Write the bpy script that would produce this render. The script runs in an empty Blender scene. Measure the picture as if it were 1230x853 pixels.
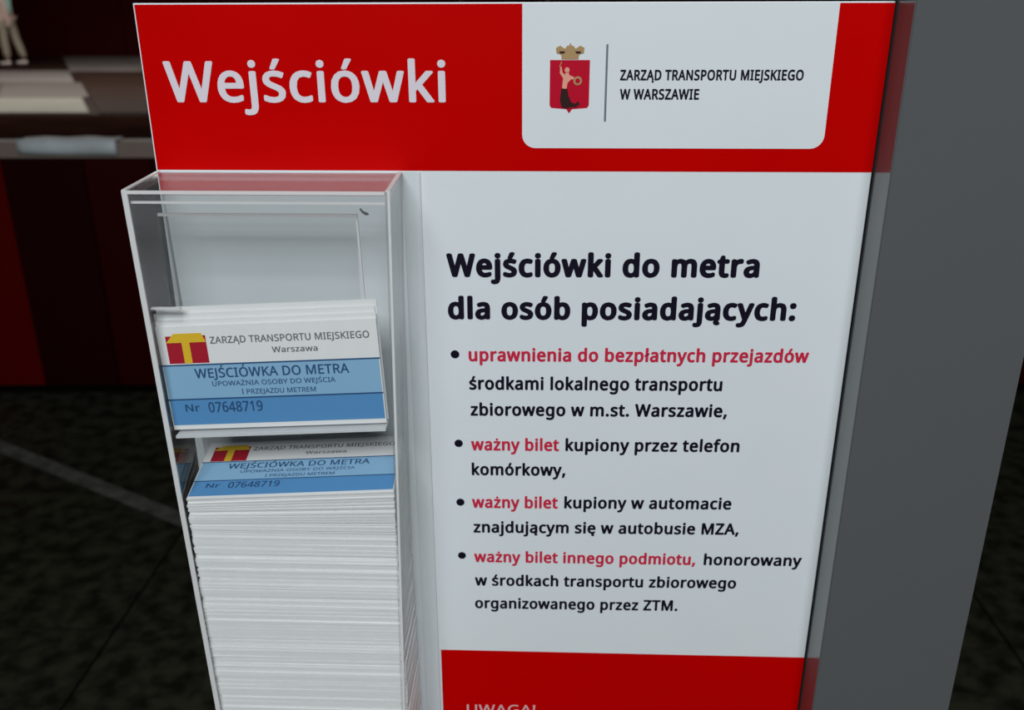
import bpy, bmesh, math, random, json
from mathutils import Vector, Matrix, Euler
random.seed(7)
SC = bpy.context.scene
COL = SC.collection

# ------------------------------------------------------------------ camera
YAW, PITCH, ROLL = 0.037338, -0.373472, -0.002991
cam_data = bpy.data.cameras.new('camera')
cam_data.sensor_width = 36.0
cam_data.lens = 36.0 * 1110.0 / 1230.0
cam_data.clip_start = 0.01
cam_data.clip_end = 200
cam_data.dof.use_dof = True
cam_data.dof.focus_distance = 0.47
cam_data.dof.aperture_fstop = 11.0
cam = bpy.data.objects.new('camera', cam_data)
COL.objects.link(cam)
_r = Matrix.Rotation(YAW, 3, 'Z') @ Matrix.Rotation(PITCH, 3, 'X')
_right, _fwd, _up = _r.col[0], _r.col[1], _r.col[2]
_right2 = math.cos(ROLL) * _right + math.sin(ROLL) * _up
_up2 = -math.sin(ROLL) * _right + math.cos(ROLL) * _up
_m = Matrix((_right2, _up2, -_fwd)).transposed().to_4x4()
cam.matrix_world = Matrix.Translation((0.19886, -0.46683, 1.24973)) @ _m
SC.camera = cam

# ------------------------------------------------------------------ world and lamps
SC.view_settings.view_transform = 'Standard'
SC.view_settings.look = 'None'
SC.view_settings.exposure = 0.0
SC.view_settings.gamma = 1.0
SC.view_settings.use_curve_mapping = False
world = bpy.data.worlds.new('station_air')
SC.world = world
world.use_nodes = True
world.node_tree.nodes['Background'].inputs[0].default_value = (0.75, 0.85, 1.0, 1)
world.node_tree.nodes['Background'].inputs[1].default_value = 0.055

def area(name, loc, target, w, h, power, col):
    l = bpy.data.lights.new(name, 'AREA')
    l.shape = 'RECTANGLE'; l.size = w; l.size_y = h; l.energy = power; l.color = col
    o = bpy.data.objects.new(name, l)
    o.location = loc
    o.rotation_euler = (Vector(target) - Vector(loc)).to_track_quat('-Z', 'Y').to_euler()
    COL.objects.link(o)
    return o
area('ceiling_lamp_near', (0.1, -2.3, 2.9), (0.2, 0.0, 1.1), 1.8, 1.0, 84, (0.93, 0.98, 1.0))
area('ceiling_lamp_far', (-6.0, 13.0, 3.1), (-6.0, 13.0, 0.0), 8.0, 5.0, 420, (1.0, 0.95, 0.88))

# ------------------------------------------------------------------ materials
def mat(name, base, rough=0.6, metal=0.0, spec=0.5, noise=None, bump=0.0, emit=None):
    m = bpy.data.materials.new(name)
    m.use_nodes = True
    nt = m.node_tree; b = nt.nodes['Principled BSDF']
    b.inputs['Base Color'].default_value = (*base, 1)
    b.inputs['Roughness'].default_value = rough
    b.inputs['Metallic'].default_value = metal
    b.inputs['Specular IOR Level'].default_value = spec
    if noise:
        sc_, amt, second = noise
        tc = nt.nodes.new('ShaderNodeTexCoord')
        n = nt.nodes.new('ShaderNodeTexNoise'); n.inputs['Scale'].default_value = sc_
        n.inputs['Detail'].default_value = 5.0
        nt.links.new(tc.outputs['Object'], n.inputs['Vector'])
        r = nt.nodes.new('ShaderNodeValToRGB')
        r.color_ramp.elements[0].position = 0.5 - amt; r.color_ramp.elements[1].position = 0.5 + amt
        r.color_ramp.elements[0].color = (*base, 1); r.color_ramp.elements[1].color = (*second, 1)
        nt.links.new(n.outputs['Fac'], r.inputs['Fac'])
        nt.links.new(r.outputs['Color'], b.inputs['Base Color'])
        if bump:
            bp = nt.nodes.new('ShaderNodeBump'); bp.inputs['Strength'].default_value = bump
            bp.inputs['Distance'].default_value = 0.002
            nt.links.new(n.outputs['Fac'], bp.inputs['Height'])
            nt.links.new(bp.outputs['Normal'], b.inputs['Normal'])
    return m

def acrylic(name, tint, extra=0.0, haze=0.0):
    # clear plastic plate: what is behind it shows through, the surface mirrors more at grazing angles
    m = bpy.data.materials.new(name); m.use_nodes = True
    nt = m.node_tree; nt.nodes.remove(nt.nodes['Principled BSDF'])
    out = nt.nodes['Material Output']
    g = nt.nodes.new('ShaderNodeNewGeometry')
    dot = nt.nodes.new('ShaderNodeVectorMath'); dot.operation = 'DOT_PRODUCT'
    nt.links.new(g.outputs['Normal'], dot.inputs[0]); nt.links.new(g.outputs['Incoming'], dot.inputs[1])
    def mth(op, a, b=None):
        n = nt.nodes.new('ShaderNodeMath'); n.operation = op
        for i, v in enumerate((a, b)):
            if v is None: continue
            if isinstance(v, (int, float)): n.inputs[i].default_value = v
            else: nt.links.new(v, n.inputs[i])
        return n.outputs[0]
    c = mth('ABSOLUTE', dot.outputs['Value'])
    f = mth('POWER', mth('SUBTRACT', 1.0, c), 5.0)
    f = mth('ADD', mth('MULTIPLY', f, 0.96), 0.03 + extra)
    f = mth('MINIMUM', f, 1.0)
    tr = nt.nodes.new('ShaderNodeBsdfTransparent'); tr.inputs[0].default_value = (*tint, 1)
    gl = nt.nodes.new('ShaderNodeBsdfGlossy'); gl.inputs['Roughness'].default_value = 0.03
    mx = nt.nodes.new('ShaderNodeMixShader')
    nt.links.new(f, mx.inputs[0]); nt.links.new(tr.outputs[0], mx.inputs[1]); nt.links.new(gl.outputs[0], mx.inputs[2])
    last = mx.outputs[0]
    if haze:
        df = nt.nodes.new('ShaderNodeBsdfDiffuse'); df.inputs[0].default_value = (0.95, 0.95, 0.95, 1)
        tl = nt.nodes.new('ShaderNodeBsdfTranslucent'); tl.inputs[0].default_value = (0.95, 0.95, 0.95, 1)
        ad = nt.nodes.new('ShaderNodeMixShader'); ad.inputs[0].default_value = 0.3
        nt.links.new(df.outputs[0], ad.inputs[1]); nt.links.new(tl.outputs[0], ad.inputs[2])
        m2 = nt.nodes.new('ShaderNodeMixShader'); m2.inputs[0].default_value = haze
        nt.links.new(last, m2.inputs[1]); nt.links.new(ad.outputs[0], m2.inputs[2])
        last = m2.outputs[0]
    nt.links.new(last, out.inputs[0])
    return m

M = dict(
    white=mat('printed_white_sheet', (0.72, 0.765, 0.79), 0.35, spec=0.3, noise=(30, 0.4, (0.75, 0.785, 0.81))),
    red=mat('printed_red', (0.50, 0.0, 0.0), 0.4, spec=0.05, noise=(14, 0.45, (0.57, 0.0, 0.0))),
    black=mat('black_ink', (0.006, 0.004, 0.014), 0.5, spec=0.2),
    redink=mat('crimson_ink', (0.60, 0.02, 0.06), 0.5, spec=0.2),
    pinkwhite=mat('reversed_out_lettering', (0.72, 0.66, 0.72), 0.5, spec=0.2),
    palered=mat('pale_pink_lettering', (0.72, 0.42, 0.45), 0.5, spec=0.2),
    greyink=mat('grey_ink', (0.16, 0.18, 0.22), 0.5, spec=0.2),
    crest_red=mat('crest_red', (0.50, 0.0, 0.02), 0.5, spec=0.2),
    crest_gold=mat('crest_gold', (0.42, 0.27, 0.13), 0.5, spec=0.2),
    crest_skin=mat('crest_pale_pink', (0.75, 0.35, 0.25), 0.5, spec=0.2),
    crest_dark=mat('crest_dark', (0.035, 0.01, 0.01), 0.5, spec=0.2),
    paper=mat('ticket_paper', (0.80, 0.80, 0.80), 0.75, spec=0.2, noise=(60, 0.4, (0.84, 0.84, 0.84))),
    blue=mat('ticket_light_blue', (0.26, 0.47, 0.68), 0.65, spec=0.2),
    blue2=mat('ticket_mid_blue', (0.10, 0.29, 0.57), 0.65, spec=0.2),
    navy=mat('ticket_navy_ink', (0.03, 0.09, 0.22), 0.65, spec=0.2),
    tgrey=mat('ticket_grey_ink', (0.17, 0.18, 0.19), 0.65, spec=0.2),
    tred=mat('ticket_logo_red', (0.42, 0.012, 0.03), 0.65, spec=0.2),
    tyel=mat('ticket_logo_yellow', (0.78, 0.50, 0.03), 0.65, spec=0.2),
    acry=acrylic('clear_acrylic', (0.99, 0.993, 0.992)),
    lid=acrylic('glossy_acrylic_lid', (0.98, 0.985, 0.985), 0.14),
    edge=acrylic('painted_glint_acrylic_edge', (0.93, 0.94, 0.94), 0.05, haze=0.75),  # white haze in the colour stands in for bright highlights along the edges
    post=mat('grey_painted_metal', (0.098, 0.104, 0.107), 0.16, spec=0.6, noise=(7, 0.4, (0.108, 0.113, 0.117))),
    dark=mat('dark_gap_shade', (0.004, 0.004, 0.006), 0.8, spec=0.1),  # near-black colour painted for the shade in the board-to-post gap
    granite=mat('dark_granite', (0.009, 0.0095, 0.005), 0.55, spec=0.25, noise=(22, 0.12, (0.036, 0.037, 0.023)), bump=0.1),
    joint=mat('dark_joint', (0.0012, 0.0012, 0.001), 0.9, spec=0.05),
    strip=mat('worn_metal_strip', (0.05, 0.05, 0.042), 0.6, spec=0.3, noise=(22, 0.2, (0.14, 0.14, 0.12))),
    redA=mat('bright_red_panel', (0.10, 0.0006, 0.0006), 0.5, spec=0.08),
    redB=mat('deep_red_panel', (0.018, 0.0004, 0.0004), 0.5, spec=0.08),
    redC=mat('dark_red_panel', (0.03, 0.0004, 0.0004), 0.5, spec=0.08),
    rail=mat('brown_grey_rail', (0.26, 0.20, 0.17), 0.5, spec=0.3),
    sheet=mat('pale_blue_sheet', (0.75, 0.82, 0.88), 0.5, spec=0.3, noise=(12, 0.3, (0.5, 0.53, 0.53))),
    stoneA=mat('pale_stone', (0.17, 0.17, 0.135), 0.6, noise=(1.2, 0.3, (0.12, 0.11, 0.085))),
    stoneB=mat('mauve_stone', (0.06, 0.045, 0.04), 0.6, noise=(1.2, 0.3, (0.075, 0.06, 0.055))),
    nearbrown=mat('umber_stone', (0.010, 0.004, 0.003), 0.9, spec=0.0, noise=(2, 0.3, (0.022, 0.010, 0.007))),
    stoneC=mat('grey_stone', (0.105, 0.09, 0.085), 0.6, noise=(1.2, 0.3, (0.14, 0.125, 0.12))),
    farfloor=mat('brown_stone', (0.018, 0.008, 0.006), 0.7, spec=0.05, noise=(2, 0.3, (0.026, 0.014, 0.010))),
    farred=mat('maroon_cladding', (0.030, 0.001, 0.001), 0.7, spec=0.05),
    ceil=mat('dark_ceiling', (0.02, 0.02, 0.02), 0.9),
    skin=mat('skin', (0.62, 0.43, 0.38), 0.6),
    teal=mat('teal_cloth', (0.38, 0.62, 0.54), 0.8, noise=(4, 0.2, (0.45, 0.55, 0.52))),
    beige=mat('beige_cloth', (0.30, 0.26, 0.20), 0.8),
    shoe=mat('pale_shoe', (0.62, 0.52, 0.50), 0.6),
    hair=mat('brown_hair', (0.03, 0.02, 0.015), 0.7),
)

# ------------------------------------------------------------------ mesh helpers
def link(name, bm, m, parent=None, smooth=False):
    me = bpy.data.meshes.new(name)
    bmesh.ops.recalc_face_normals(bm, faces=bm.faces)
    bm.to_mesh(me); bm.free()
    if m: me.materials.append(m)
    if smooth:
        for p in me.polygons: p.use_smooth = True
    o = bpy.data.objects.new(name, me)
    COL.objects.link(o)
    if parent: o.parent = parent
    return o

def hexa(bm, c):
    """eight corners: bottom loop 4, top loop 4"""
    v = [bm.verts.new(p) for p in c]
    for f in ((0, 3, 2, 1), (4, 5, 6, 7), (0, 1, 5, 4), (1, 2, 6, 5), (2, 3, 7, 6), (3, 0, 4, 7)):
        bm.faces.new([v[i] for i in f])

def boxc(bm, x0, x1, y0, y1, z0, z1):
    hexa(bm, [(x0, y0, z0), (x1, y0, z0), (x1, y1, z0), (x0, y1, z0), (x0, y0, z1), (x1, y0, z1), (x1, y1, z1), (x0, y1, z1)])

def box(name, x0, x1, y0, y1, z0, z1, m, parent=None, bevel=0.0):
    bm = bmesh.new(); boxc(bm, x0, x1, y0, y1, z0, z1)
    if bevel:
        bmesh.ops.bevel(bm, geom=list(bm.edges), offset=bevel, segments=2, affect='EDGES', profile=0.6)
    return link(name, bm, m, parent)

def thing(name, label, cat, loc=(0, 0, 0), group=None, kind=None):
    o = bpy.data.objects.new(name, None); o.empty_display_size = 0.05
    COL.objects.link(o); o.location = loc
    if kind: o['kind'] = kind
    if label: o['label'] = label
    if cat: o['category'] = cat
    if group: o['group'] = group
    return o

def tag(o, label, cat, group=None):
    o['label'] = label; o['category'] = cat
    if group: o['group'] = group
    return o

def flat(name, polys, fn, m, parent):
    """flat print: 2-D polygons laid on a surface by fn(u, v)"""
    bm = bmesh.new()
    for p in polys:
        if len(p) < 3: continue
        bm.faces.new([bm.verts.new(fn(u, v)) for u, v in p])
    bm.normal_update()
    bmesh.ops.triangulate(bm, faces=bm.faces)
    me = bpy.data.meshes.new(name); bm.to_mesh(me); bm.free(); me.materials.append(m)
    o = bpy.data.objects.new(name, me); COL.objects.link(o); o.parent = parent
    return o

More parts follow.
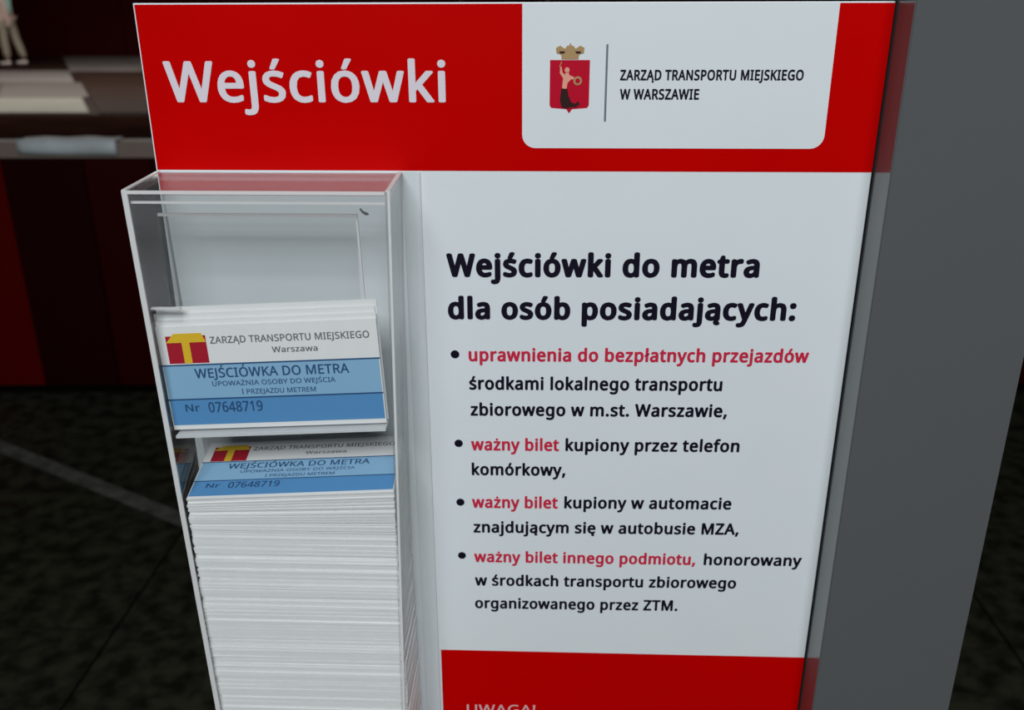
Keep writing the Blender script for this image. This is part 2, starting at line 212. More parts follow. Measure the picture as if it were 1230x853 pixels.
# ------------------------------------------------------------------ lettering (outlines of a plain sans-serif alphabet)
GLYPHS = json.loads(r'''{"!":[181,[[[71,135],[54,480],[126,480],[109,135]],[[90,-9],[60,1],[51,15],[48,36],[51,57],[60,71],[90,81],[119,71],[129,57],[132,36],[129,15],[119,1]]]],",":[180,[[[28,-87],[47,-3],[61,78],[124,78],[129,71],[104,-8],[71,-87]]]],".":[180,[[[89,-9],[60,1],[51,15],[48,36],[51,57],[60,71],[89,81],[119,71],[129,57],[132,36],[129,15],[119,1]]]],"0":[384,[[[191,-7],[121,10],[72,59],[43,137],[33,240],[37,313],[49,373],[69,422],[99,458],[140,480],[191,487],[262,471],[312,422],[341,344],[351,240],[347,169],[335,108],[314,59],[284,23],[243,1]],[[191,44],[237,56],[268,92],[286,154],[291,240],[286,326],[268,388],[237,424],[191,437],[145,424],[115,388],[98,326],[92,240],[98,154],[115,93],[145,56]]]],"1":[384,[[[181,0],[181,335],[181,381],[183,418],[164,400],[142,381],[91,339],[60,379],[189,480],[238,480],[238,0]]]],"2":[384,[[[32,0],[32,49],[158,176],[219,240],[257,296],[266,324],[269,355],[263,390],[246,415],[219,431],[185,436],[152,433],[123,424],[69,390],[38,430],[102,470],[141,482],[185,486],[245,478],[291,452],[320,412],[330,359],[326,322],[314,288],[271,224],[207,155],[107,56],[107,54],[349,54],[349,0]]]],"3":[384,[[[162,-7],[92,-1],[30,19],[30,75],[95,51],[163,43],[218,49],[256,68],[277,98],[284,138],[275,176],[249,202],[206,217],[150,222],[103,222],[103,273],[150,273],[202,279],[240,298],[263,326],[271,363],[265,394],[247,417],[219,432],[183,437],[147,434],[117,425],[62,396],[33,437],[96,471],[137,483],[183,486],[248,478],[294,453],[322,415],[331,367],[324,324],[304,290],[273,267],[232,253],[232,250],[282,237],[318,214],[339,179],[346,136],[341,97],[326,62],[302,33],[266,11],[220,-2]]]],"4":[384,[[[244,0],[244,109],[14,109],[14,159],[240,482],[301,482],[301,162],[371,162],[371,109],[301,109],[301,0]],[[72,162],[244,162],[244,313],[245,372],[247,419],[244,419],[231,392],[216,367]]]],"5":[384,[[[167,-7],[97,0],[42,19],[42,75],[101,52],[167,44],[215,50],[253,69],[277,101],[285,147],[278,189],[257,219],[219,238],[165,244],[122,241],[83,234],[54,253],[72,480],[312,480],[312,426],[122,426],[111,287],[142,291],[185,294],[251,285],[302,257],[335,213],[346,153],[334,87],[299,36],[242,4]]]],"6":[384,[[[200,-7],[157,-1],[118,16],[84,45],[59,86],[42,139],[37,205],[46,307],[59,354],[79,397],[108,434],[146,462],[195,480],[257,486],[288,485],[316,480],[316,430],[288,436],[258,438],[215,434],[181,422],[153,404],[132,380],[117,351],[106,318],[96,244],[100,244],[119,266],[143,284],[174,296],[214,300],[270,291],[314,262],[343,216],[353,154],[342,87],[311,36],[263,4]],[[199,43],[238,50],[268,70],[288,105],[294,154],[288,195],[271,227],[242,247],[201,254],[172,251],[146,241],[126,226],[110,208],[100,187],[97,166],[108,108],[122,82],[142,61],[168,48]]]],"7":[384,[[[91,0],[288,426],[30,426],[30,480],[351,480],[351,434],[156,0]]]],"8":[384,[[[193,-7],[125,2],[75,27],[43,68],[33,122],[36,153],[47,179],[83,221],[132,251],[100,273],[73,299],[54,332],[48,372],[53,406],[67,434],[89,456],[118,473],[153,483],[191,486],[249,479],[295,457],[325,421],[335,371],[332,344],[323,321],[289,283],[244,254],[298,222],[336,181],[347,155],[351,124],[340,70],[308,29],[258,2]],[[194,277],[253,312],[271,337],[277,369],[271,399],[253,421],[226,434],[191,439],[157,434],[130,421],[112,399],[106,369],[109,347],[118,328],[150,299]],[[192,40],[235,46],[267,63],[286,90],[293,124],[286,156],[265,182],[233,203],[192,222],[181,226],[142,206],[114,183],[96,155],[91,122],[97,90],[116,63],[147,46]]]],"9":[384,[[[129,-7],[98,-5],[69,0],[69,50],[128,42],[171,46],[205,57],[233,75],[254,99],[269,128],[280,161],[289,235],[285,235],[267,214],[243,196],[211,183],[171,179],[115,189],[72,217],[43,263],[34,324],[38,371],[53,411],[76,443],[106,467],[143,481],[187,486],[230,480],[269,463],[302,434],[328,393],[344,340],[349,275],[340,173],[327,125],[307,82],[279,46],[240,17],[191,-1]],[[184,226],[214,229],[240,239],[261,254],[276,272],[286,292],[289,314],[278,371],[264,397],[244,418],[218,432],[187,437],[149,430],[119,409],[99,374],[92,325],[98,284],[115,252],[143,232]]]],":":[180,[[[89,278],[60,289],[51,303],[48,324],[51,345],[60,359],[89,369],[119,359],[129,345],[132,324],[129,303],[119,289]],[[89,-9],[60,1],[51,15],[48,36],[51,57],[60,71],[89,81],[119,71],[129,57],[132,36],[129,15],[119,1]]]],"A":[429,[[[0,0],[187,482],[242,482],[428,0],[366,0],[308,148],[118,148],[61,0]],[[138,202],[290,202],[236,347],[230,367],[221,396],[214,419],[203,378],[193,347]]]],"B":[437,[[[65,0],[65,480],[202,480],[281,473],[338,453],[373,417],[384,361],[378,322],[361,290],[332,268],[293,255],[293,251],[348,234],[369,218],[386,197],[397,170],[400,136],[389,79],[356,36],[303,9],[234,0]],[[126,275],[214,275],[266,280],[299,295],[316,320],[322,354],[315,388],[294,411],[258,424],[205,428],[126,428]],[[126,51],[222,51],[276,57],[311,76],[330,105],[336,141],[329,175],[310,202],[274,219],[218,225],[126,225]]]],"C":[424,[[[261,-7],[194,1],[139,24],[96,60],[65,109],[47,170],[41,240],[48,309],[67,368],[100,418],[146,455],[203,478],[271,486],[342,479],[404,458],[379,407],[330,425],[271,433],[202,420],[149,381],[116,320],[105,240],[115,160],[146,98],[198,59],[270,46],[330,52],[385,65],[385,13],[329,-2]]]],"D":[490,[[[65,0],[65,480],[213,480],[281,473],[338,453],[385,419],[420,374],[442,315],[449,244],[433,138],[383,61],[304,15],[199,0]],[[126,52],[191,52],[299,73],[364,136],[385,242],[374,326],[338,383],[281,417],[204,428],[126,428]]]],"E":[373,[[[65,0],[65,480],[333,480],[333,426],[126,426],[126,277],[321,277],[321,224],[126,224],[126,53],[333,53],[333,0]]]],"G":[489,[[[271,-7],[202,1],[145,23],[100,59],[67,108],[48,169],[41,240],[48,310],[71,370],[107,419],[155,456],[217,479],[289,486],[366,479],[433,458],[410,406],[352,425],[286,433],[210,420],[152,381],[116,320],[104,240],[109,186],[123,139],[146,100],[181,70],[226,52],[285,46],[338,49],[379,57],[379,199],[273,199],[273,253],[439,253],[439,18],[361,-1]]]],"I":[228,[[[27,0],[27,35],[83,48],[83,431],[27,445],[27,480],[200,480],[200,445],[144,431],[144,48],[200,35],[200,0]]]],"J":[183,[[[-3,-128],[-31,-125],[-52,-119],[-52,-68],[-30,-73],[-4,-75],[28,-68],[52,-44],[62,3],[62,480],[122,480],[122,7],[114,-53],[88,-95],[48,-119]]]],"K":[416,[[[65,0],[65,480],[126,480],[126,243],[167,289],[208,334],[338,480],[408,480],[218,271],[416,0],[345,0],[175,229],[126,186],[126,0]]]],"L":[352,[[[65,0],[65,480],[126,480],[126,54],[335,54],[335,0]]]],"M":[609,[[[65,0],[65,480],[154,480],[302,87],[305,87],[455,480],[544,480],[544,0],[484,0],[484,295],[486,364],[489,420],[486,420],[326,0],[277,0],[119,420],[116,420],[120,364],[121,291],[121,0]]]],"N":[510,[[[65,0],[65,480],[135,480],[391,83],[394,83],[392,115],[390,162],[389,209],[389,480],[445,480],[445,0],[375,0],[118,398],[116,398],[119,340],[121,268],[121,0]]]],"O":[525,[[[263,-7],[194,1],[139,24],[96,61],[65,111],[47,171],[41,241],[47,310],[65,370],[96,419],[139,456],[195,479],[263,487],[329,479],[384,456],[427,420],[458,370],[477,310],[484,240],[477,171],[458,110],[427,61],[384,24],[329,1]],[[263,46],[333,59],[382,98],[410,159],[420,240],[410,321],[382,382],[334,421],[263,434],[193,421],[143,382],[114,321],[105,240],[114,159],[143,98],[192,59]]]],"P":[406,[[[65,0],[65,480],[192,480],[273,470],[329,443],[361,398],[372,338],[368,300],[354,264],[330,233],[294,208],[245,192],[181,187],[126,187],[126,0]],[[126,238],[174,238],[234,244],[276,261],[301,290],[310,336],[302,376],[280,405],[242,422],[187,428],[126,428]]]],"R":[418,[[[65,0],[65,480],[197,480],[275,471],[329,446],[361,403],[372,343],[369,308],[358,279],[342,256],[322,239],[276,215],[408,0],[337,0],[221,198],[126,198],[126,0]],[[126,249],[197,249],[248,255],[283,272],[303,301],[310,340],[303,381],[281,407],[245,422],[194,427],[126,427]]]],"S":[369,[[[166,-7],[91,-1],[34,16],[34,74],[94,54],[169,46],[216,51],[249,66],[270,91],[277,123],[267,163],[232,192],[164,222],[110,246],[72,276],[48,314],[40,364],[45,400],[60,429],[83,454],[114,471],[151,483],[193,486],[266,479],[326,459],[307,408],[253,426],[192,433],[153,428],[124,414],[107,392],[101,363],[111,323],[144,294],[206,267],[278,233],[303,214],[322,191],[333,163],[337,128],[326,72],[291,29],[236,2]]]],"T":[373,[[[156,0],[156,426],[7,426],[7,480],[366,480],[366,426],[217,426],[217,0]]]],"U":[491,[[[243,-7],[164,5],[107,42],[72,98],[60,171],[60,480],[121,480],[121,169],[129,117],[152,78],[191,54],[246,46],[303,54],[341,80],[363,120],[370,169],[370,480],[430,480],[430,169],[425,122],[410,80],[384,44],[348,16],[301,-1]]]],"W":[625,[[[135,0],[8,480],[71,480],[146,187],[160,127],[169,73],[179,130],[194,190],[279,480],[341,480],[429,188],[445,127],[455,73],[465,127],[479,187],[553,480],[616,480],[488,0],[427,0],[334,314],[323,353],[314,388],[310,409],[303,372],[287,312],[196,0]]]],"Y":[380,[[[160,0],[160,183],[0,480],[66,480],[190,244],[315,480],[380,480],[220,186],[220,0]]]],"Z":[384,[[[26,0],[26,46],[278,426],[34,426],[34,480],[351,480],[351,434],[99,54],[358,54],[358,0]]]],"a":[377,[[[144,-7],[100,0],[63,19],[39,52],[31,100],[41,148],[73,183],[127,206],[203,215],[265,217],[265,238],[260,277],[245,301],[222,314],[190,318],[136,310],[89,291],[71,335],[126,357],[193,366],[251,359],[291,337],[314,300],[322,245],[322,0],[279,0],[268,51],[265,51],[241,25],[216,7],[185,-3]],[[158,41],[200,47],[234,66],[256,98],[264,144],[264,176],[211,174],[154,167],[118,152],[98,130],[92,99],[97,73],[110,55],[132,44]]]],"b":[413,[[[228,-7],[189,-3],[158,9],[134,26],[116,46],[111,46],[99,0],[57,0],[57,510],[116,510],[116,386],[115,344],[113,312],[116,312],[134,333],[158,351],[189,362],[228,366],[288,354],[335,319],[366,261],[376,180],[366,99],[335,40],[288,5]],[[219,42],[261,51],[291,78],[309,121],[315,181],[304,256],[272,302],[218,317],[169,309],[138,284],[122,242],[116,182],[116,179],[122,121],[138,78],[169,51]]]],"c":[322,[[[201,-7],[156,-2],[117,13],[83,38],[58,73],[42,120],[37,178],[42,238],[59,286],[85,322],[119,347],[160,362],[206,367],[259,361],[300,347],[282,298],[244,310],[204,315],[145,300],[110,254],[98,179],[105,121],[124,79],[156,53],[201,44],[253,50],[294,65],[294,13],[254,-2]]]],"d":[413,[[[185,-7],[124,5],[77,40],[47,98],[37,179],[47,261],[78,319],[125,355],[185,367],[223,363],[254,351],[297,314],[301,314],[299,339],[297,367],[297,510],[356,510],[356,0],[308,0],[300,48],[297,48],[278,27],[254,9],[223,-3]],[[194,42],[243,50],[274,74],[292,113],[298,168],[298,179],[292,238],[275,282],[244,309],[193,318],[152,308],[122,280],[104,235],[98,178],[104,121],[122,78],[152,51]]]],"e":[379,[[[210,-7],[162,-2],[120,14],[85,40],[59,76],[42,122],[37,177],[42,232],[57,279],[81,316],[112,344],[151,361],[196,367],[239,362],[276,347],[305,322],[327,290],[340,250],[345,204],[345,169],[98,169],[107,115],[129,76],[165,52],[213,44],[274,50],[328,69],[328,17],[274,-1]],[[99,216],[283,216],[277,257],[262,290],[234,311],[195,318],[158,312],[129,291],[109,259]]]],"f":[231,[[[73,0],[73,314],[10,314],[10,342],[73,362],[73,383],[81,443],[104,483],[141,506],[190,514],[229,510],[260,502],[244,455],[220,462],[191,465],[165,460],[147,446],[136,420],[132,383],[132,360],[223,360],[223,314],[132,314],[132,0]]]],"g":[413,[[[195,-161],[123,-155],[65,-138],[65,-84],[125,-105],[198,-112],[240,-105],[271,-85],[291,-53],[298,-11],[298,3],[298,27],[300,48],[297,48],[251,7],[185,-7],[123,6],[76,42],[47,101],[37,179],[47,256],[76,316],[123,354],[185,367],[219,363],[249,353],[275,336],[298,312],[301,312],[309,360],[356,360],[356,-6],[346,-74],[317,-122],[267,-151]],[[194,42],[241,49],[273,71],[292,109],[298,165],[298,179],[292,243],[273,285],[240,309],[193,317],[153,308],[123,281],[104,237],[98,179],[104,120],[123,77],[153,50]]]],"h":[415,[[[57,0],[57,510],[116,510],[116,361],[113,310],[117,310],[137,334],[164,352],[195,362],[229,366],[287,358],[328,335],[352,294],[361,234],[361,0],[302,0],[302,230],[293,278],[266,307],[222,317],[171,309],[139,283],[122,242],[116,186],[116,0]]]],"i":[173,[[[87,420],[62,429],[55,441],[52,457],[55,474],[62,486],[87,495],[111,486],[119,474],[122,457],[119,441],[111,429]],[[57,0],[57,360],[116,360],[116,0]]]],"j":[173,[[[87,420],[62,429],[55,441],[52,457],[55,474],[62,486],[87,495],[111,486],[119,474],[122,457],[119,441],[111,429]],[[15,-161],[-15,-159],[-37,-153],[-37,-105],[-16,-110],[7,-112],[27,-109],[43,-100],[54,-83],[57,-56],[57,360],[116,360],[116,-54],[110,-99],[92,-133],[61,-154]]]],"k":[359,[[[57,0],[57,510],[116,510],[116,244],[115,216],[113,185],[116,185],[128,201],[144,221],[158,238],[273,360],[343,360],[197,206],[353,0],[281,0],[156,168],[116,132],[116,0]]]],"l":[173,[[[57,0],[57,510],[116,510],[116,0]]]],"m":[628,[[[57,0],[57,360],[105,360],[113,311],[117,311],[137,336],[162,353],[192,363],[223,367],[293,352],[333,306],[336,306],[358,333],[386,352],[418,363],[452,367],[505,359],[543,335],[566,295],[574,234],[574,0],[515,0],[515,232],[507,279],[483,308],[442,317],[397,309],[367,287],[350,250],[345,199],[345,0],[286,0],[286,232],[278,279],[253,308],[212,317],[166,309],[137,283],[121,242],[116,187],[116,0]]]],"n":[415,[[[57,0],[57,360],[105,360],[113,311],[117,311],[138,336],[165,353],[197,363],[230,367],[287,359],[328,335],[352,295],[361,234],[361,0],[302,0],[302,230],[293,278],[266,307],[222,317],[171,309],[139,283],[122,242],[116,187],[116,0]]]],"o":[406,[[[202,-7],[157,-1],[117,15],[84,42],[58,79],[42,125],[37,181],[48,260],[82,318],[135,355],[204,367],[250,361],[290,345],[324,318],[349,282],[365,236],[370,181],[359,101],[325,42],[271,6]],[[203,42],[251,52],[283,80],[303,123],[309,181],[303,238],[283,281],[251,308],[203,317],[155,308],[123,281],[104,238],[98,181],[104,123],[123,80],[156,52]]]],"p":[413,[[[57,-161],[57,360],[105,360],[113,311],[116,311],[135,333],[158,351],[189,363],[228,367],[288,355],[335,320],[366,262],[376,181],[366,100],[335,41],[288,5],[228,-7],[190,-3],[159,9],[116,46],[112,46],[115,17],[116,-13],[116,-161]],[[219,42],[249,47],[273,60],[291,82],[305,110],[315,181],[309,237],[291,280],[261,308],[218,317],[171,309],[140,286],[123,247],[116,192],[116,181],[122,122],[138,78],[169,51]]]],"r":[277,[[[57,0],[57,360],[105,360],[112,294],[115,294],[135,322],[160,345],[190,361],[225,367],[247,366],[267,363],[260,308],[241,312],[221,313],[194,309],[169,298],[147,280],[131,256],[120,226],[116,192],[116,0]]]],"s":[322,[[[148,-7],[83,-1],[35,16],[35,70],[87,50],[149,41],[188,45],[214,55],[229,72],[234,94],[227,118],[200,140],[146,164],[86,191],[48,223],[38,244],[34,271],[44,312],[72,342],[115,360],[169,367],[231,360],[284,343],[264,296],[216,312],[165,318],[133,315],[110,307],[95,293],[91,275],[99,249],[129,229],[183,206],[242,180],[279,147],[288,126],[291,99],[282,53],[253,20],[207,0]]]],"t":[242,[[[167,-7],[115,3],[94,16],[77,37],[65,66],[62,105],[62,314],[11,314],[11,343],[62,366],[86,443],[121,443],[121,360],[225,360],[225,314],[121,314],[121,106],[125,77],[137,57],[155,46],[177,42],[205,44],[228,49],[228,4],[201,-4]]]],"u":[415,[[[184,-7],[127,1],[86,25],[61,65],[53,124],[53,360],[113,360],[113,128],[122,81],[148,52],[193,42],[243,51],[276,76],[293,117],[299,173],[299,360],[358,360],[358,0],[310,0],[301,48],[298,48],[277,23],[250,6],[218,-3]]]],"w":[528,[[[106,1],[7,361],[69,361],[118,169],[132,110],[142,61],[144,61],[151,89],[159,125],[169,158],[232,361],[297,361],[359,158],[373,108],[383,62],[385,62],[395,108],[410,169],[460,361],[520,361],[420,1],[351,1],[289,203],[274,258],[265,299],[262,299],[253,258],[238,203],[173,1]]]],"y":[343,[[[56,-161],[28,-160],[7,-156],[7,-109],[25,-111],[47,-113],[75,-108],[97,-95],[114,-75],[127,-49],[146,-1],[1,360],[64,360],[142,155],[160,104],[172,57],[175,57],[187,101],[206,156],[279,360],[343,360],[187,-50],[166,-96],[139,-131],[103,-154]]]],"z":[316,[[[26,0],[26,39],[220,314],[38,314],[38,360],[285,360],[285,316],[94,46],[289,46],[289,0]]]]}''')
BASE = {'ś': 's', 'ć': 'c', 'ó': 'o', 'ń': 'n', 'ą': 'a', 'ę': 'e', 'ż': 'z', 'ł': 'l', 'Ą': 'A', 'Ś': 'S', 'Ć': 'C', 'Ó': 'O', 'Ż': 'Z', 'Ę': 'E', 'Ł': 'L'}
_cache = {}
def filled(key, polys):
    """triangles of one outline, worked out once"""
    if key in _cache: return _cache[key]
    cu = bpy.data.curves.new('outline', 'CURVE'); cu.dimensions = '2D'; cu.fill_mode = 'BOTH'
    for p in polys:
        s = cu.splines.new('POLY'); s.points.add(len(p) - 1)
        for i, (x, y) in enumerate(p): s.points[i].co = (x / 1000, y / 1000, 0, 1)
        s.use_cyclic_u = True
    o = bpy.data.objects.new('outline', cu); COL.objects.link(o)
    dg = bpy.context.evaluated_depsgraph_get()
    me = bpy.data.meshes.new_from_object(o.evaluated_get(dg))
    r = ([(v.co.x * 1000, v.co.y * 1000) for v in me.vertices], [tuple(p.vertices) for p in me.polygons])
    bpy.data.objects.remove(o); bpy.data.curves.remove(cu); bpy.data.meshes.remove(me)
    _cache[key] = r
    return r

def text(s, x0, x1, z0, z1, cap, m, parent, fn, bold=14, name='lettering'):
    # a heavier weight is made by laying the thin outline several times around its place
    V, F = [], []
    nd = 8 if bold > 9 else 4
    stamps = [(bold * math.cos(2 * math.pi * k / nd), 0.75 * bold * math.sin(2 * math.pi * k / nd)) for k in range(nd)] + [(0, 0)]
    def put(key, polys, x, y=0.0, n=len(stamps)):
        vs, fs = filled(key, polys)
        for k, (dx, dy) in enumerate(stamps[-n:]):
            o = len(V)
            V.extend([(vx + x + dx, vy + y + dy, (k + 1) * 1.2e-5) for vx, vy in vs])
            F.extend([tuple(i + o for i in f) for f in fs])
    x = 0
    for ch in s:
        if ch == ' ': x += 175 + bold; continue
        b = BASE.get(ch, ch)
        w, polys = GLYPHS[b]
        pts = [q for p in polys for q in p]
        L, R = min(q[0] for q in pts), max(q[0] for q in pts)
        cx = (L + R) / 2
        put(b, polys, x)
        up = 125 if b.isupper() else 0
        if ch in 'śćóńŚĆÓ': put('acute', [[(-25, 402), (15, 402), (80, 510), (22, 510)]], x + cx, up)
        if ch in 'żŻ': put('dot', [[(30 * math.cos(a * math.pi / 4), 450 + 30 * math.sin(a * math.pi / 4)) for a in range(8)]], x + cx, up)
        if ch in 'ąęĄĘ': put('ogonek', [[(-50, 4), (-5, 4), (-38, -40), (-40, -70), (0, -78), (4, -108), (-60, -112), (-86, -84), (-84, -48)]], x + R - (50 if b in 'eE' else 0))
        if ch == 'ł': put('stroke', [[(-70, 200), (70, 275), (70, 315), (-70, 240)]], x + cx)
        x += w + bold * 1.1
    a, b = min(v[0] for v in V), max(v[0] for v in V)
    sz = cap / (480 + 1.0 * bold)
    out = []
    for vx, vy, h in V:
        t = (vx - a) / (b - a)
        out.append(fn(x0 + (x1 - x0) * t, z0 + (z1 - z0) * t + vy * sz, h))
    me = bpy.data.meshes.new(name); me.from_pydata(out, [], F); me.materials.append(m)
    o = bpy.data.objects.new(name, me); COL.objects.link(o); o.parent = parent
    return o

# ================================================================== the hall
floor = thing('floor', None, None, kind='structure')
bm = bmesh.new(); boxc(bm, -16, 9, -3.5, 6.9, -0.03, -0.004)
link('joint_bed', bm, M['joint'], floor)
T, TX = 0.465, 0.93
tile_mesh = None
for j in range(-6, 10):
    for i in range(-6, 7):
        g = 0.0035
        if tile_mesh is None:
            bm = bmesh.new(); boxc(bm, g, TX - g, g, T - g, -0.02, 0.0)
            t0 = link('tile', bm, M['granite'], floor); tile_mesh = t0.data; o = t0
        else:
            o = bpy.data.objects.new('tile', tile_mesh); COL.objects.link(o); o.parent = floor
        o.location = (i * TX - 0.70, 0.18 + j * T, random.uniform(-0.0008, 0.0008))
bm = bmesh.new()
boxc(bm, -16, 9, 6.9, 24, -0.03, 0.0)
link('far_paving', bm, M['farfloor'], floor)
bm = bmesh.new(); boxc(bm, -16, 9, 4.4, 9.9, -0.03, 0.001); link('far_paving', bm, M['nearbrown'], floor)
def edge_x(y): return -4.91 - (y - 9.976) * 0.53      # the side edge of the pale paving runs askew across the hall
def slab(dx0, dx1, y0, y1, m, n):
    w = (dx1 - dx0) / n
    for k in range(n):
        a0, a1 = dx0 + k * w + 0.01, dx0 + (k + 1) * w - 0.01
        bm = bmesh.new()
        q = [(edge_x(y0) + a0, y0), (edge_x(y0) + a1, y0), (edge_x(y1) + a1, y1), (edge_x(y1) + a0, y1)]
        hexa(bm, [(x, y, -0.01) for x, y in q] + [(x, y, 0.015) for x, y in q])
        link('paving_slab', bm, m, floor)
slab(-6.0, 0.0, 10.0, 11.6, M['stoneA'], 5)
slab(-6.0, 0.1, 11.65, 13.7, M['stoneB'], 5)
slab(-5.0, 0.0, 13.75, 16.0, M['stoneC'], 4)
slab(0.1, 5.0, 10.0, 13.7, M['farfloor'], 5)
slab(0.1, 5.0, 13.75, 15.8, M['farfloor'], 4)
slab(0.0, 6.5, 15.9, 19.9, M['stoneC'], 5)

strip = box('trim_1', -0.9, 0.9, -0.022, 0.022, 0.0, 0.003, M['strip'])
strip['kind'] = 'structure'
strip.location = (-1.00, 1.70, 0.0); strip.rotation_euler = (0, 0, math.atan2(1.541 - 1.925, -0.738 + 1.42))

wb = thing('wall_back', None, None, kind='structure')
for k in range(14):
    x0 = -16 + k * 1.8
    box('cladding_panel', x0 + 0.01, x0 + 1.79, 20.0, 20.08, 0.0, 3.3, M['farred'], wb)
c = box('ceiling', -16, 9.2, -3.5, 20.1, 3.3, 3.4, M['ceil']); c['kind'] = 'structure'
for nm, b in (('wall_left', (-16.1, -16.0, -3.5, 20.1)), ('wall_right', (9.0, 9.1, -3.5, 20.1)), ('wall_front', (-16.0, 9.0, -3.6, -3.5))):
    w = box(nm, b[0], b[1], b[2], b[3], 0.0, 3.3, M['farred'] if nm != 'wall_front' else M['ceil']); w['kind'] = 'structure'

# low red partition between the board and the far hall
pt = thing('partition', 'low dark red panelled partition standing on the dark tiled floor behind the board', 'partition', (0.0, 2.37, 0.0))
pt.rotation_euler = (0, 0, 0.033)
seams = [-7.3, -6.8, -6.3, -5.8, -5.3, -4.8, -4.3, -3.8, -3.3, -2.8, -2.25, -1.86, -1.47, -1.22, -1.01, -0.6, -0.1, 0.4, 0.9, 1.4, 1.9, 2.4, 2.9, 3.4, 3.9, 4.4, 4.9, 5.4, 5.9]
tones = ['redC', 'redB', 'redC', 'redB', 'redC', 'redB', 'redC', 'redB', 'redC'] + ['redC', 'redA', 'redA', 'redB', 'redC', 'redB', 'redC', 'redB', 'redC', 'redB', 'redC', 'redB'] + ['redC', 'redB'] * 4
for k in range(len(seams) - 1):
    box('panel', seams[k] + 0.002, seams[k + 1] - 0.002, 0.0, 0.03, 0.03, 0.785, M[tones[k]], pt, 0.002)
box('plinth', -7.3, 5.9, 0.008, 0.05, 0.0, 0.03, M['joint'], pt)
box('top_rail', -7.32, 5.92, -0.012, 0.05, 0.785, 0.835, M['rail'], pt, 0.004)

# pale sheet lying over the rail
bm = bmesh.new()
prof = [(-0.016, 0.796), (-0.018, 0.815), (-0.016, 0.838), (-0.005, 0.8405), (0.02, 0.839), (0.048, 0.841)]
n = 14
rows = []
for i in range(n + 1):
    t = i / n; x = -1.40 + 0.30 * t
    drop = max(0, 0.4 - t) * 0.03
    rows.append([bm.verts.new((x, y - 0.002 * math.sin(9 * t), z + (0.002 * math.sin(14 * t + j) if j > 2 else drop * 0.4))) for j, (y, z) in enumerate(prof)])
for i in range(n):
    for j in range(len(prof) - 1):
        bm.faces.new((rows[i][j], rows[i + 1][j], rows[i + 1][j + 1], rows[i][j + 1]))
sh = link('folded_sheet', bm, M['sheet'], None, True)
sh.location = (0.0, 2.367, 0.0); sh.rotation_euler = (0, 0, 0.033)
md = sh.modifiers.new('thick', 'SOLIDIFY'); md.thickness = 0.0015; md.offset = 1
tag(sh, 'pale bluish grey sheet folded over the rail of the low red partition', 'sheet')

# ------------------------------------------------------------------ far person
def skin(name, pts, edges, m, parent, root=0):
    me = bpy.data.meshes.new(name)
    me.from_pydata([p[0] for p in pts], edges, [])
    o = bpy.data.objects.new(name, me); COL.objects.link(o); o.parent = parent
    md = o.modifiers.new('skin', 'SKIN'); md.use_smooth_shade = True
    for i, p in enumerate(pts):
        sv = me.skin_vertices[0].data[i]; r = p[1]
        sv.radius = r if isinstance(r, tuple) else (r, r); sv.use_root = (i == root)
    s = o.modifiers.new('sub', 'SUBSURF'); s.levels = 1; s.render_levels = 1
    me.materials.append(m)
    return o
person = thing('person', 'distant person in a teal top and beige trousers, walking beyond the low red partition', 'person', (-9.93, 17.55, 0.0))
P = [((0, 0, 0.88), (0.15, 0.10)), ((0, 0, 1.05), (0.13, 0.09)), ((0, 0, 1.25), (0.16, 0.10)), ((0, 0, 1.38), (0.13, 0.08)), ((-0.01, 0, 1.46), 0.055), ((-0.02, 0, 1.54), (0.075, 0.08)), ((-0.02, 0, 1.63), (0.08, 0.09)), ((-0.015, 0, 1.70), 0.05),
     ((-0.02, -0.10, 0.85), 0.085), ((-0.05, -0.10, 0.47), 0.06), ((-0.04, -0.10, 0.09), 0.042),
     ((0.03, 0.10, 0.85), 0.085), ((0.07, 0.10, 0.47), 0.06), ((0.17, 0.10, 0.10), 0.042),
     ((0.0, -0.19, 1.36), 0.055), ((0.13, -0.23, 1.10), 0.042), ((0.17, -0.24, 0.86), 0.03), ((0.17, -0.24, 0.80), (0.038, 0.016)),
     ((0.0, 0.19, 1.36), 0.055), ((-0.08, 0.23, 1.10), 0.042), ((-0.20, 0.24, 0.90), 0.03), ((-0.24, 0.24, 0.85), (0.038, 0.016))]
Ed = [(0, 1), (1, 2), (2, 3), (3, 4), (4, 5), (5, 6), (6, 7), (0, 8), (8, 9), (9, 10), (0, 11), (11, 12), (12, 13), (3, 14), (14, 15), (15, 16), (16, 17), (3, 18), (18, 19), (19, 20), (20, 21)]
for h, (hx, hy, hz, sx) in enumerate(((0.17, -0.24, 0.80, 0.3), (-0.24, 0.24, 0.85, -0.6))):
    root = 17 if h == 0 else 21
    for f in range(5):
        a = (f - 2) * 0.017
        ln = (0.05, 0.075, 0.085, 0.078, 0.06)[f]
        i = len(P)
        P.append(((hx + a, hy, hz - 0.03), 0.009)); P.append(((hx + a * 1.3 - 0.01, hy, hz - 0.03 - ln), 0.007))
        Ed += [(root, i), (i, i + 1)]
skin('body', P, Ed, M['skin'], person)
skin('shirt', [((0, 0, 0.86), (0.175, 0.12)), ((0, 0, 1.05), (0.16, 0.115)), ((0, 0, 1.25), (0.185, 0.125)), ((0, 0, 1.39), (0.14, 0.10)), ((0, -0.19, 1.37), 0.072), ((0.11, -0.225, 1.14), 0.066), ((0, 0.19, 1.37), 0.072), ((-0.065, 0.225, 1.17), 0.066)],
     [(0, 1), (1, 2), (2, 3), (3, 4), (4, 5), (3, 6), (6, 7)], M['teal'], person)
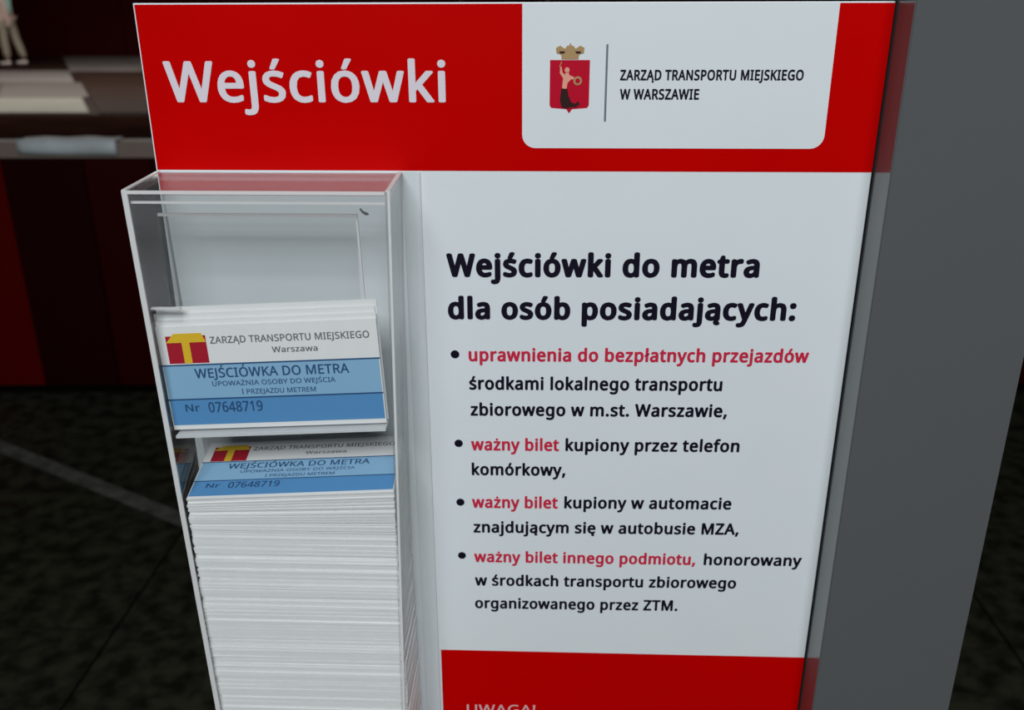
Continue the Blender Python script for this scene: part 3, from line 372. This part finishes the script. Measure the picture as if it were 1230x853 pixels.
skin('trousers', [((0.01, 0, 0.90), (0.13, 0.11)), ((-0.01, -0.09, 0.78), 0.085), ((-0.05, -0.10, 0.47), 0.08), ((-0.04, -0.10, 0.12), 0.07), ((0.03, 0.09, 0.78), 0.085), ((0.07, 0.10, 0.47), 0.08), ((0.17, 0.10, 0.12), 0.07)],
     [(0, 1), (1, 2), (2, 3), (0, 4), (4, 5), (5, 6)], M['beige'], person)
for sx, sy in ((-0.04, -0.10), (0.17, 0.10)):
    skin('shoe', [((sx + 0.05, sy, 0.045), (0.045, 0.045)), ((sx - 0.06, sy, 0.04), (0.05, 0.04)), ((sx - 0.17, sy, 0.03), (0.04, 0.03))], [(0, 1), (1, 2)], M['shoe'], person)
skin('hair', [((0.015, 0, 1.57), (0.085, 0.08)), ((0.01, 0, 1.66), (0.095, 0.095)), ((0, 0, 1.715), 0.06)], [(0, 1), (1, 2)], M['hair'], person)
for ey in (-0.03, 0.03):
    skin('eye', [((-0.098, ey, 1.60), 0.009), ((-0.100, ey, 1.605), 0.009)], [(0, 1)], M['hair'], person)
skin('nose', [((-0.098, 0, 1.595), 0.010), ((-0.118, 0, 1.565), 0.014)], [(0, 1)], M['skin'], person)
skin('mouth', [((-0.094, -0.02, 1.53), 0.006), ((-0.094, 0.02, 1.53), 0.006)], [(0, 1)], M['redink'], person)

# ================================================================== post
post = thing('metal_post', 'wide grey metal post along the right edge of the red and white board', 'post', (0.4015, 0.02, 0.0))
bm = bmesh.new(); boxc(bm, -0.040, 0.040, -0.043, 0.045, 0.0, 2.4)
bmesh.ops.bevel(bm, geom=[e for e in bm.edges if abs(e.verts[0].co.z - e.verts[1].co.z) > 1], offset=0.0005, segments=2, affect='EDGES')
link('shaft', bm, M['post'], post)
box('base_plate', -0.09, 0.09, -0.09, 0.09, 0.0, 0.012, M['post'], post, 0.003)
# ================================================================== board
board = thing('information_board', 'red and white printed notice board headed in white lettering, fixed beside a grey post', 'sign', (0.0, 0.0, 0.0))
BW, BZ0, BZ1 = 0.3606, 0.74, 1.2457
box('backing', 0.0, BW, 0.0, 0.004, BZ0, BZ1, M['white'], board, 0.0004)
box('gap_shade_strip', BW, 0.3612, 0.0005, 0.008, BZ0, BZ1, M['dark'], board)  # added dark strip stands in for the shaded gap beside the post
for z in (0.80, 1.20):
    box('bracket', 0.30, 0.3614, 0.004, 0.010, z - 0.015, z + 0.015, M['post'], board)
def on(layer):
    return lambda u, v, h=0.0: (u, -0.00012 * layer - h, v)
def rrect(x0, x1, z0, z1, r, corners=(1, 1, 1, 1), n=6, x0t=None, x1t=None):
    pts = []
    for (cx, cz, a0, on_) in ((x0 + r, z0 + r, math.pi, corners[0]), (x1 - r, z0 + r, 1.5 * math.pi, corners[1]), (x1 - r, z1 - r, 0, corners[2]), (x0 + r, z1 - r, 0.5 * math.pi, corners[3])):
        if on_:
            for k in range(n + 1):
                a = a0 + k * math.pi / 2 / n; pts.append((cx + r * math.cos(a), cz + r * math.sin(a)))
        else:
            pts.append((x0 if cx < (x0 + x1) / 2 else x1, z0 if cz < (z0 + z1) / 2 else z1))
    return pts
flat('header_field', [rrect(0.0007, BW, 1.1662, BZ1 - 0.0007, 0.002, (0, 0, 0, 0))], on(1), M['red'], board)['label'] = 'solid red header across the top'
flat('lower_field', [rrect(0.1366, BW, BZ0, 0.8692, 0.002, (0, 0, 0, 0))], on(1), M['red'], board)['label'] = 'solid red block at the bottom'
flat('logo_panel', [rrect(0.1868, 0.3352, 1.1777, BZ1 - 0.0007, 0.0065, (1, 1, 0, 0))], on(2), M['white'], board)['label'] = 'white panel with two rounded lower corners'
F1, F2, F3, F4 = on(2), on(3), on(4), on(5)
text('Wejściówki', 0.0107, 0.1495, 1.2001, 1.2002, 0.0192, M['pinkwhite'], board, F1, 16)
text('ZARZĄD TRANSPORTU MIEJSKIEGO', 0.2341, 0.3219, 1.2104, 1.2104, 0.0048, M['black'], board, F2, 28)
text('W WARSZAWIE', 0.2343, 0.2727, 1.2014, 1.2014, 0.0049, M['black'], board, F2, 28)
CAP = 0.0078
text('Wejściówki do metra', 0.1471, 0.3100, 1.1112, 1.1121, 0.0124, M['black'], board, F1, 37)
text('dla osób posiadających:', 0.1472, 0.3312, 1.0876, 1.0885, 0.0122, M['black'], board, F1, 37)
LN = [('uprawnienia do bezpłatnych przejazdów', .1578, .3408, 1.0632, 1.0644, 'redink'),
      ('środkami lokalnego transportu', .1578, .2961, 1.0463, 1.0472, 'black'),
      ('zbiorowego w m.st. Warszawie,', .1582, .3000, 1.0305, 1.0315, 'black'),
      ('ważny bilet', .1581, .2078, 1.0088, 1.0091, 'redink'), ('kupiony przez telefon', .2114, .3086, 1.0092, 1.0100, 'black'),
      ('komórkowy,', .1582, .2117, .9929, .9933, 'black'),
      ('ważny bilet', .1579, .2077, .9714, .9718, 'redink'), ('kupiony w automacie', .2114, .3072, .9720, .9730, 'black'),
      ('znajdującym się w autobusie MZA,', .1585, .3129, .9547, .9562, 'black'),
      ('ważny bilet innego podmiotu,', .1585, .2893, .9343, .9350, 'redink'), ('honorowany', .2942, .3512, .9351, .9355, 'black'),
      ('w środkach transportu zbiorowego', .1587, .3145, .9176, .9190, 'black'),
      ('organizowanego przez ZTM.', .1585, .2809, .9012, .9021, 'black')]
for s, a, b, z0, z1, mm in LN:
    text(s, a, b, z0, z1, 0.0075, M[mm], board, F1, 28)
text('UWAGA!', .1519, .1957, .8193, .8200, 0.0076, M['palered'], board, F2, 8)
for (bx_, bz_) in ((.1504, 1.0668), (.1511, 1.0128), (.1512, .9747), (.1513, .9384)):
    flat('bullet', [[(bx_ + .0024 * math.cos(k * math.pi / 7), bz_ + .0024 * math.sin(k * math.pi / 7)) for k in range(14)]], F1, M['black'], board)
flat('divider_line', [[(.2270, 1.1907), (.2280, 1.1907), (.2280, 1.2268), (.2270, 1.2268)]], F2, M['greyink'], board)
# crest: red shield, gold crown, sword-and-shield figure with a dark tail
SX, SZ = 0.2098, 1.2196
crest = flat('crest', [[(.2002, 1.2196), (.2194, 1.2196), (.2194, 1.1985), (.2186, 1.1972), (.2112, 1.1966), (.2098, 1.1946), (.2084, 1.1966), (.2010, 1.1972), (.2002, 1.1985)][::-1]], F2, M['crest_red'], board)
crest['label'] = 'small red heraldic shield with a gold crown above'
cr = [(.2058, 1.2200), (.2138, 1.2200), (.2142, 1.2222), (.2164, 1.2228), (.2166, 1.2252), (.2146, 1.2262), (.2124, 1.2248), (.2112, 1.2262), (.2102, 1.2262), (.2102, 1.2272), (.2094, 1.2272), (.2094, 1.2262), (.2084, 1.2262), (.2072, 1.2248), (.2050, 1.2262), (.2030, 1.2252), (.2032, 1.2228), (.2054, 1.2222)]
flat('crown', [cr], F3, M['crest_gold'], crest)
flat('crown_dark_print', [[(.2045, 1.2236), (.2075, 1.2236), (.2068, 1.2226), (.2050, 1.2226)], [(.2121, 1.2236), (.2151, 1.2236), (.2146, 1.2226), (.2128, 1.2226)]], F4, M['crest_dark'], crest)  # two dark printed patches in the crown
fig = [(.2062, 1.2066), (.2074, 1.2060), (.2084, 1.2064), (.2088, 1.2090), (.2106, 1.2108), (.2120, 1.2104), (.2118, 1.2118), (.2096, 1.2126), (.2092, 1.2140), (.2080, 1.2140), (.2074, 1.2128), (.2062, 1.2140), (.2058, 1.2166), (.2052, 1.2166), (.2050, 1.2136), (.2066, 1.2112)]
flat('figure', [fig], F3, M['crest_skin'], crest)
flat('figure_head', [[(.2085 + .0012 * math.cos(k * math.pi / 5), 1.2150 + .0013 * math.sin(k * math.pi / 5)) for k in range(10)]], F3, M['crest_skin'], crest)
flat('figure_tail', [[(.2058, 1.2064), (.2088, 1.2062), (.2094, 1.2030), (.2108, 1.2000), (.2126, 1.1992), (.2140, 1.2004), (.2150, 1.1990), (.2132, 1.1976), (.2104, 1.1974), (.2080, 1.1968), (.2060, 1.1976), (.2052, 1.2010)][::-1]], F3, M['crest_dark'], crest)
flat('round_shield', [[(.2137 + .0021 * math.cos(k * math.pi / 7), 1.2100 + .0021 * math.sin(k * math.pi / 7)) for k in range(14)]], F3, M['crest_gold'], crest)
flat('round_shield_centre', [[(.2137 + .0012 * math.cos(k * math.pi / 5), 1.2100 + .0012 * math.sin(k * math.pi / 5)) for k in range(10)]], F4, M['crest_red'], crest)
flat('sword', [[(.2046, 1.2164), (.2050, 1.2164), (.2060, 1.2188), (.2056, 1.2190)]], F3, M['crest_gold'], crest)

# ================================================================== dispenser (clear acrylic box on the board)
disp = thing('ticket_dispenser', 'clear acrylic ticket holder mounted on the left half of the board', 'dispenser', (0.065, 0.0, 0.78))
DO = Vector((0.065, 0.0, 0.78))
TOPZ, BOTZ, DD, TH = 1.1655, 0.79, 0.050, 0.0022
# outer x of the side walls: function of depth d (0 at the board) and height
def xl(d, z):
    t = (TOPZ - z) / (TOPZ - 0.86)
    return (0.0002 + 0.0032 * d / DD) + 0.0078 * t
def xr(d, z):
    t = (TOPZ - z) / (TOPZ - 0.866)
    return 0.1262 + 0.0016 * d / DD - 0.0064 * t
def dbox(name, corners, m, par=None):
    bm = bmesh.new(); hexa(bm, [tuple(Vector(c) - DO) for c in corners]); return link(name, bm, m, par or disp)
g = 0.0006
def side(name, f, s, d0, d1, z0, z1, m, th=TH):
    return dbox(name, [(f(d1, z0), -d1, z0), (f(d1, z0) + s * th, -d1, z0), (f(d0, z0) + s * th, -d0, z0), (f(d0, z0), -d0, z0),
                       (f(d1, z1), -d1, z1), (f(d1, z1) + s * th, -d1, z1), (f(d0, z1) + s * th, -d0, z1), (f(d0, z1), -d0, z1)], m)
side('side_wall', xl, 1, 0.0015, DD - 0.0006, BOTZ, TOPZ - 0.0005, M['acry'])
side('side_wall', xr, -1, 0.0015, DD - 0.0006, BOTZ, TOPZ - 0.0005, M['acry'])
side('front_edge', xl, 1, DD - 0.0005, DD + 0.0003, BOTZ, TOPZ, M['edge'], 0.0026)
side('front_edge', xr, -1, DD - 0.0005, DD + 0.0003, BOTZ, TOPZ, M['edge'], 0.0012)
# front panel between the walls
a, b = DD - 0.0024, DD - 0.0006
def slabx(name, d0, d1, z0, z1, m, inx=TH + 0.0002):
    return dbox(name, [(xl(d1, z0) + inx, -d1, z0), (xr(d1, z0) - inx, -d1, z0), (xr(d0, z0) - inx, -d0, z0), (xl(d0, z0) + inx, -d0, z0),
                       (xl(d1, z1) + inx, -d1, z1), (xr(d1, z1) - inx, -d1, z1), (xr(d0, z1) - inx, -d0, z1), (xl(d0, z1) + inx, -d0, z1)], m)
slabx('front_panel', a, b, BOTZ, TOPZ - 0.0022, M['acry'])
slabx('lid', 0.0015, b, TOPZ - 0.0020, TOPZ, M['lid'])
slabx('lid_edge', b + 0.0001, DD + 0.0002, TOPZ - 0.0016, TOPZ, M['edge'])
slabx('inner_edge', a - 0.0012, a - 0.0002, TOPZ - 0.0066, TOPZ - 0.0055, M['edge'])
slabx('bottom_panel', 0.0015, b, BOTZ, BOTZ + 0.002, M['acry'])
side('rim_edge', xl, 1, 0.0015, DD - 0.0006, TOPZ - 0.0004, TOPZ + 0.0003, M['edge'])
side('rim_edge', xr, -1, 0.0015, DD - 0.0006, TOPZ - 0.0004, TOPZ + 0.0003, M['edge'])
dbox('back_flange', [(0.1262, -0.0014, BOTZ), (0.1346, -0.0014, BOTZ), (0.1346, -0.0002, BOTZ), (0.1262, -0.0002, BOTZ), (0.1262, -0.0014, TOPZ), (0.1346, -0.0014, TOPZ), (0.1346, -0.0002, TOPZ), (0.1262, -0.0002, TOPZ)], M['acry'])
dbox('flange_edge', [(0.1346, -0.0014, BOTZ), (0.1352, -0.0014, BOTZ), (0.1352, -0.0002, BOTZ), (0.1346, -0.0002, BOTZ), (0.1346, -0.0014, TOPZ), (0.1352, -0.0014, TOPZ), (0.1352, -0.0002, TOPZ), (0.1346, -0.0002, TOPZ)], M['edge'])
bm = bmesh.new()
sc_pts = [(0.1134, 1.1574), (0.1140, 1.1580), (0.1152, 1.1566), (0.1172, 1.1558), (0.1178, 1.1548), (0.1160, 1.1546), (0.1144, 1.1558)]
bm.faces.new([bm.verts.new((x - DO.x, -0.0502, z - DO.z)) for x, z in sc_pts]); bm.normal_update()
bmesh.ops.triangulate(bm, faces=bm.faces)
link('scuff_mark', bm, M['post'], disp)
# inner pocket that carries the sample ticket
def dslab(name, x0, x1, d0, d1, z0, z1, m, lean=0.0):
    return dbox(name, [(x0 + lean, -d1, z0), (x1 + lean, -d1, z0), (x1 + lean, -d0, z0), (x0 + lean, -d0, z0), (x0, -d1, z1), (x1, -d1, z1), (x1, -d0, z1), (x0, -d0, z1)], m)
dslab('pocket_back', 0.0135, 0.1086, 0.0365, 0.0375, 1.036, 1.1508, M['acry'], -0.0005)
dslab('pocket_edge', 0.0135, 0.1096, 0.0363, 0.0377, 1.1508, 1.1522, M['edge'])
dslab('pocket_edge', 0.1086, 0.1096, 0.0363, 0.0377, 1.107, 1.1508, M['edge'], 0.0012)
dbox('pocket_ledge', [(0.0105, -a + 0.0004, 1.0372), (0.1190, -a + 0.0004, 1.0430), (0.1190, -0.0376, 1.0430), (0.0105, -0.0376, 1.0372),
                      (0.0105, -a + 0.0004, 1.0386), (0.1190, -a + 0.0004, 1.0444), (0.1190, -0.0376, 1.0444), (0.0105, -0.0376, 1.0386)], M['edge'])
dslab('pocket_tab', 0.0068, 0.0215, 0.0438, 0.0460, 1.1000, 1.1062, M['acry'])
dslab('pocket_tab_edge', 0.0068, 0.0215, 0.0438, 0.0460, 1.1064, 1.1072, M['edge'])

# ================================================================== tickets
TW = 0.1105
def ticket_sheet(L, th, curl=0.0, n=6):
    bm = bmesh.new()
    rows = []
    for i in range(n + 1):
        v = L * i / n
        z = curl * max(0.0, (v / L - 0.8) / 0.2) ** 2
        rows.append([bm.verts.new((0, v, z)), bm.verts.new((TW, v, z)), bm.verts.new((TW, v, z - th)), bm.verts.new((0, v, z - th))])
    for i in range(n):
        for k in range(4):
            p, q = rows[i], rows[i + 1]
            bm.faces.new((p[k], p[(k + 1) % 4], q[(k + 1) % 4], q[k]))
    bm.faces.new(rows[0]); bm.faces.new(rows[-1][::-1])
    return bm
def print_ticket(par, s, L):
    f1 = lambda u, v, h=0.0: (u, v * s, 0.00012 + h)
    f2 = lambda u, v, h=0.0: (u, v * s, 0.00022 + h)
    f3 = lambda u, v, h=0.0: (u, v * s, 0.00032 + h)
    R = lambda x0, x1, v0, v1: [(x0, v0), (x1, v0), (x1, v1), (x0, v1)]
    flat('light_blue_band', [R(0.0005, TW - 0.0005, .0165, .0350)], f1, M['blue'], par)
    flat('mid_blue_band', [R(0.0005, TW - 0.0005, .0025, .0165)], f1, M['blue2'], par)
    flat('ruled_line', [R(0.0, TW, .0347, .0355)], f2, M['navy'], par)
    flat('ruled_line', [R(0.0, TW, .0162, .0170)], f2, M['navy'], par)
    lg = flat('logo', [R(.0042, .0245, .0360, .0505)], f1, M['tred'], par)
    flat('logo_letter', [[(.0042, .0470), (.0120, .0470), (.0120, .0360), (.0160, .0360), (.0160, .0470), (.0245, .0470), (.0225, .0518), (.0085, .0518)]], f2, M['tyel'], lg)
    text('ZARZĄD TRANSPORTU MIEJSKIEGO', .0265, .1065, .0460, .0460, .0036, M['tgrey'], par, f1, 12)
    text('Warszawa', .0570, .0800, .0402, .0402, .0030, M['tgrey'], par, f1, 12)
    text('WEJŚCIÓWKA DO METRA', .0160, .0945, .0280, .0280, .0050, M['navy'], par, f2, 12)
    text('UPOWAŻNIA OSOBY DO WEJŚCIA', .0240, .0870, .0234, .0234, .0026, M['navy'], par, f2, 8)
    text('I PRZEJAZDU METREM', .0385, .0765, .0186, .0186, .0026, M['navy'], par, f2, 8)
    text('Nr', .0080, .0155, .0100, .0100, .0040, M['navy'], par, f2, 12)
    text('07648719', .0200, .0480, .0092, .0092, .0056, M['navy'], par, f2, 14)
def place(o, p0, px, pv):
    """p0 left-front corner, px right-front corner, pv left-back corner"""
    p0, px, pv = Vector(p0), Vector(px), Vector(pv)
    X = (px - p0).normalized(); Y = (pv - p0); Y = (Y - X * Y.dot(X)).normalized(); Z = X.cross(Y)
    o.matrix_world = Matrix.Translation(p0) @ Matrix((X, Y, Z)).transposed().to_4x4()

# sample ticket, upright in the pocket, and the blank card behind it
t = thing('ticket', 'blue and white ticket standing upright in the holder, fully facing out', 'ticket')
link('sheet', ticket_sheet(0.0555, 0.0006), M['paper'], t)
print_ticket(t, 1.0, 0.0555)
place(t, (.0088, -.0440, 1.0405), (.1190, -.0440, 1.0462), (.0078, -.0422, 1.0960))
for k, (dz, dx, wh) in enumerate(((0.0025, -0.0004, 'nearest and lowest of three'), (0.0055, -0.0010, 'middle one of three'), (0.0085, 0.0, 'rearmost and tallest of three'))):
    bm = ticket_sheet(0.0555 + dz, 0.0005)
    o = link('blank_card', bm, M['paper'])
    tag(o, 'blank white card behind the upright ticket, ' + wh, 'card', 'blank cards behind the upright ticket')
    place(o, (.0092 + dx, -.0428 + 0.0012 * k, 1.0410), (.1194 + dx, -.0428 + 0.0012 * k, 1.0465), (.0080 + dx, -.0412 + 0.0012 * k, 1.0960))

# top ticket of the pile
SL = 0.0455
t2 = thing('ticket', 'blue and white ticket lying on top of the tall ticket pile', 'ticket')
link('sheet', ticket_sheet(SL, 0.0006), M['paper'], t2)
print_ticket(t2, SL / 0.0555, SL)
def corners(k):
    """k = 0 top, 1 level: the last tickets lean back and to the right"""
    f = 1 - k
    return ((.0108, -.0470, 1.0003), (.1206, -.0470, 1.0003 + 0.0065 * f), (.0095, -.0030, 1.0003 + 0.0105 * f))
place(t2, *corners(0))
t2.location.z += 0.0009
# the pile: edge-on tickets, each one an object
bm = ticket_sheet(SL, 0.00115, n=1)
proto = link('paper_ticket', bm, M['paper'])
LABEL = 'blank-looking white ticket in the tall pile, only its front edge showing'
z = 1.0003
N = 150
pitch = 0.00135
zt = 1.0000
for i in range(N):
    o = proto if i == 0 else proto.copy()
    if i: COL.objects.link(o)
    tag(o, LABEL, 'ticket', 'white tickets stacked edge-on in the holder')
    k = min(1.0, i / 14.0)
    c = [Vector(p) for p in corners(k)]
    zz = zt - i * pitch + 0.00055 * math.sin(i * 1.7) * 0.15
    dj = random.uniform(-0.0005, 0.0003) + (0.0007 if i % 5 == 0 else 0.0) + 0.0003 * math.sin(i * 0.6)
    xj = random.uniform(-0.0004, 0.0004)
    narrow = 0.0
    for q in c:
        q.z += zz - 1.0003; q.y += dj; q.x += xj + (1.0003 - zz) * 0.008 * (1 if True else 0)
    c[1].z += random.uniform(-0.0002, 0.0002); c[1].y += random.uniform(-0.0004, 0.0004)
    place(o, *c)
    if zz < BOTZ + 0.0045: break
